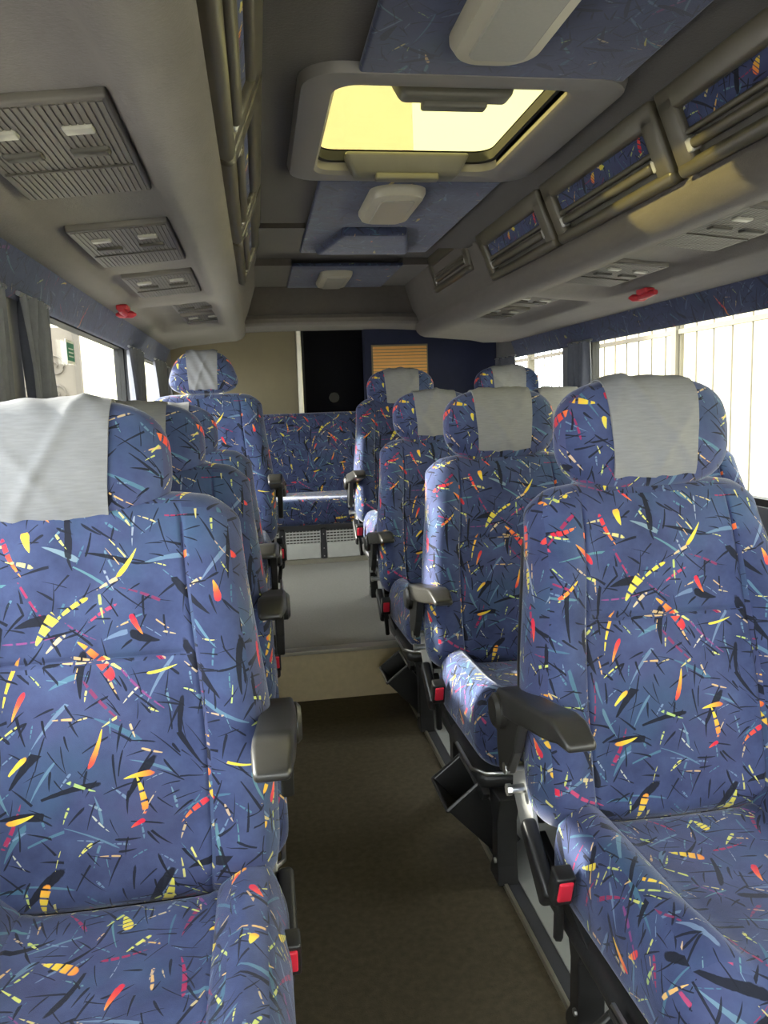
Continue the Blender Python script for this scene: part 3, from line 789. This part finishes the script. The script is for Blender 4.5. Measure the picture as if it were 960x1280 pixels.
# ------------------------------------------------------------------ litter bins on the seat legs
def litter_bin(x, y, z, label):
    r = tag(empty('litter_bin', (x, y, z)), label, 'bin', 'black litter bins on the seat legs')
    r.rotation_euler = (0, math.radians(-38), 0)
    w, l, h = .050, .088, .215; t = .004
    A = [(-w, -l), (w, -l), (w, l), (-w, l)]
    def ring(s_, z): return [(a*s_, b*s_, z) for a, b in A]
    rings = [ring(.72, 0), ring(1, h), ring(.92, h), ring(.66, .008)]
    m = MB(); v = [p for rg in rings for p in rg]; f = [(0, 3, 2, 1), (12, 13, 14, 15)]
    for k in range(3):
        for i in range(4): f.append((k*4+i, k*4+(i+1) % 4, (k+1)*4+(i+1) % 4, (k+1)*4+i))
    m.add(v, f); m.build('bin_body', 'black', r, False, bevel=.003)
    m = MB(); q = [(a*1.0, b*1.0, h) for a, b in A]; m.tube(q+[q[0]], .0055, 6); m.build('bin_rim', 'charcoal', r)
    m = MB().box((w*.85, -.02, .05), (w+.012, .02, .15)); m.build('bin_clip', 'black', r, False)
BZ = .036
for yh, lb in ((1.42, 'black open litter bin on the leg of the front aisle seat'), (2.36, 'black open litter bin on the leg of the second-row aisle seat'), (3.30, 'black open litter bin on the leg of the third-row aisle seat beside the step')):
    litter_bin(.590, yh-.455, BZ, lb)

# ------------------------------------------------------------------ rear bench and heaters
b = tag(empty('rear_bench', (CX, 4.9, .21)), 'wide blue patterned bench across the rear wall', 'bench')
def bfn(x, y, z): return (x, y-.02*(1-(z/.3)**2)*ss(0, -.05, y), z)
m = MB(); m.rbox((1.0, .07, .30), .05, (30, 2, 14), 4, fn=bfn, mtx=Matrix.Translation((0, .455, .645)) @ Matrix.Rotation(math.radians(-7), 4, 'X')); m.build('bench_back', 'moquette', b, True, 60)
m = MB(); m.rbox((1.0, .235, .085), .05, (24, 8, 2), 4, mtx=Matrix.Translation((0, .165, .335))); m.build('bench_cushion', 'moquette', b, True, 60)
m = MB().box((-1.0, .02, 0), (1.0, .45, .25)); m.build('bench_base', 'wallgrey', b, False)
for x in (.10, .165):
    m = MB(); m.rbox((.022, .012, .020), .006, (1, 1, 1), 2, mtx=Matrix.Translation((x, .355, .445))); m.build('belt_buckle', 'red', b)
m = MB(); m.box((-1.0, .0, 0), (1.0, .02, .03)); m.build('kick_strip', 'alu', b, False)
def heater(x0, x1, label):
    r = tag(empty('heater_grille', ((x0+x1)/2, 4.895, .245)), label, 'heater', 'white heaters under the bench')
    w = (x1-x0)/2
    m = MB().box((-w, -.012, 0), (w, .022, .10)); m.build('heater_housing', 'white', r, False, bevel=.004)
    m = MB().box((-w, .0, .10), (w, .022, .175)); m.build('grille_back', 'lockerdark', r, False)
    for k in range(4): m = MB().box((-w, -.010, .108+k*.0185), (w, .0, .117+k*.0185)); m.build('slat', 'white', r, False)
    n_ = int(2*w/.02)
    m = MB()
    for k in range(n_+1): q = -w+2*w*k/n_; m.box((q-.002, -.008, .10), (q+.002, .0, .178))
    m.build('grille_bars', 'white', r, False)
heater(-.13, .085, 'white heater with slatted grille under the bench, behind the single seat'); heater(.13, .345, 'white heater with slatted grille under the middle of the bench'); heater(.385, .60, 'white heater with slatted grille under the bench beside the aisle seat')
for x, lb in ((.107, 'dark metal strap bracket between the heaters closest to the raised single seat'), (.366, 'dark metal strap bracket between the heaters closest to the raised aisle seat')):
    r = tag(empty('heater_bracket', (x, 4.89, .21)), lb, 'bracket', 'brackets between the heaters')
    box('strap', (-.014, -.012, .032), (.014, .024, .225), 'pillar', r, .003)
    for z in (.05, .10, .19): MB().tube([(0, -.013, z), (0, -.017, z)], .004, 8).build('screw', 'steel', r)

# ------------------------------------------------------------------ curtains and window sign
def curtain(side, y0, y1, label, folds=5, z0=.84, z1=1.482, tie=0, mat='curtain'):
    X0 = XL+.028 if side < 0 else XR-.028
    r = tag(empty('curtain', (X0, (y0+y1)/2, z0)), label, 'curtain', 'grey side window curtains')
    P = []; Q = []; N = folds*10
    for i in range(N+1):
        u = i/N; row = []; row2 = []
        for j in range(13):
            v = j/12; y = (u-.5)*(y1-y0)*(1-tie*ss(.9, .1, v))+tie*.22*(y1-y0)*ss(.9, .1, v)
            xx = .016*math.sin(u*folds*2*math.pi+.6*math.sin(3*v))+.006*math.sin(u*9+4*v)
            row.append((xx, y, v*(z1-z0))); row2.append((xx+.002, y, v*(z1-z0)))
        P.append(row); Q.append(row2)
    m = MB().grid(P); m.grid(Q); m.build('curtain_cloth', mat, r, True, 80)
    m = MB().tube([(0, -(y1-y0)/2-.02, z1-z0), (0, (y1-y0)/2+.02, z1-z0)], .006, 8); m.build('curtain_rail', 'steel', r)
curtain(-1, 1.47, 1.855, 'grey curtain extended over the window behind the first single seat to block sun', 6)  # unseen span over the glass, added to keep sun off the front double seat
curtain(-1, 1.99, 2.22, 'grey curtain bunched ahead of the window with the green sign', 4, z0=1.085)
curtain(-1, 3.58, 3.98, 'grey curtain bunched on the pillar beside the raised single seat', 5)
curtain(-1, 4.45, 4.95, 'grey curtain by the rearmost window of the single side', 5)
curtain(1, 3.82, 4.08, 'dark grey tied curtain on the pillar by the third double row', 4, tie=.35)
curtain(1, 1.92, 2.22, 'grey curtain on the pillar by the front double row', 4)
curtain(1, 5.0, 5.4, 'grey curtain by the rearmost window of the double side', 4)
s = tag(empty('window_sign', (XL-.026, 2.69, 1.36)), 'small green and white sign stuck on the window glass', 'sign')
box('sign_plate', (0, -.055, 0), (.003, .055, .075), 'paper', s); box('sign_field', (.003, -.046, .010), (.0045, .046, .066), 'green', s)
for z in (.022, .034, .046): box('sign_line', (.0045, -.032, z), (.0055, .030, z+.004), 'paper', s)

# ------------------------------------------------------------------ outside
struct(box('ground', (-40, -30, -1.1), (40, 40, -1.0), 'asphalt'), 'asphalt outside the bus')
tag(box('yellow_wall', (6.5, -8, -1.0), (6.8, 16, 3.6), 'sunwall'), 'sunlit yellow plaster wall behind the metal fence', 'wall')
f = tag(empty('metal_fence', (3.6, 0, -1.0)), 'fence of thin vertical bars outside the double seats', 'fence')
box('rail', (-.02, -2, .35), (.02, 12, .39), 'bar', f); box('rail', (-.02, -2, 2.70), (.02, 12, 2.74), 'bar', f)
bm_ = MB().tube([(0, 0, 0), (0, 0, 3.1)], .008, 6).mesh('bar')
for k in range(48): link('bar', bm_, 'bar', f, 0, (0, -1.9+k*.25, 0))
pm = MB().box((-.04, -.04, 0), (.04, .04, 3.2)).mesh('post', False)
for y in (-1.0, 2.7, 6.4, 10.1): link('post', pm, 'bar', f, 0, (0, y, 0))
tag(box('rear_yellow_wall', (-4.2, 9.0, -1.0), (-1.15, 9.3, 4.0), 'sunwall'), 'pale yellow wall behind the beige gate', 'wall')
g = tag(empty('scroll_gate', (-1.85, 7.0, -1.0)), 'beige sheet metal gate with iron scrollwork', 'gate')
box('gate_sheet', (-.45, 0, .2), (.41, .03, 2.92), 'gate', g)
box('gate_frame', (.36, -.03, .2), (.41, 0, 2.92), 'iron', g)
def spiral(cx, cz, r0, turns, s):
    pts = []
    for k in range(36):
        a = k/35*turns*2*math.pi; r_ = r0*(1-.85*k/35)
        pts.append((cx+s*r_*math.cos(a), -.015, cz+r_*math.sin(a)))
    return pts
for cx, cz, s_ in ((-.02, 2.60, 1), (.20, 2.60, -1), (-.02, 2.36, 1), (.20, 2.36, -1), (.09, 2.1, 1)):
    MB().tube(spiral(cx, cz, .10, 1.6, s_), .008, 6).build('iron_scroll', 'iron', g)
bd = tag(empty('apartment_building', (-3.2, 12.0, -1.0)), 'tall rose plaster building behind the bus', 'building')
box('facade', (-6, 0, 0), (5.69, 5, 16), 'rosewall', bd)
for k in range(4):
    for q in range(3):
        w = box('building_window', (3.3-q*2.6-.5, -.05, 2.2+k*3.2), (3.3-q*2.6+.5, .02, 3.7+k*3.2), 'white', bd)
        box('pane', (3.3-q*2.6-.42, -.06, 2.28+k*3.2), (3.3-q*2.6+.42, -.05, 3.62+k*3.2), 'pillar', w)
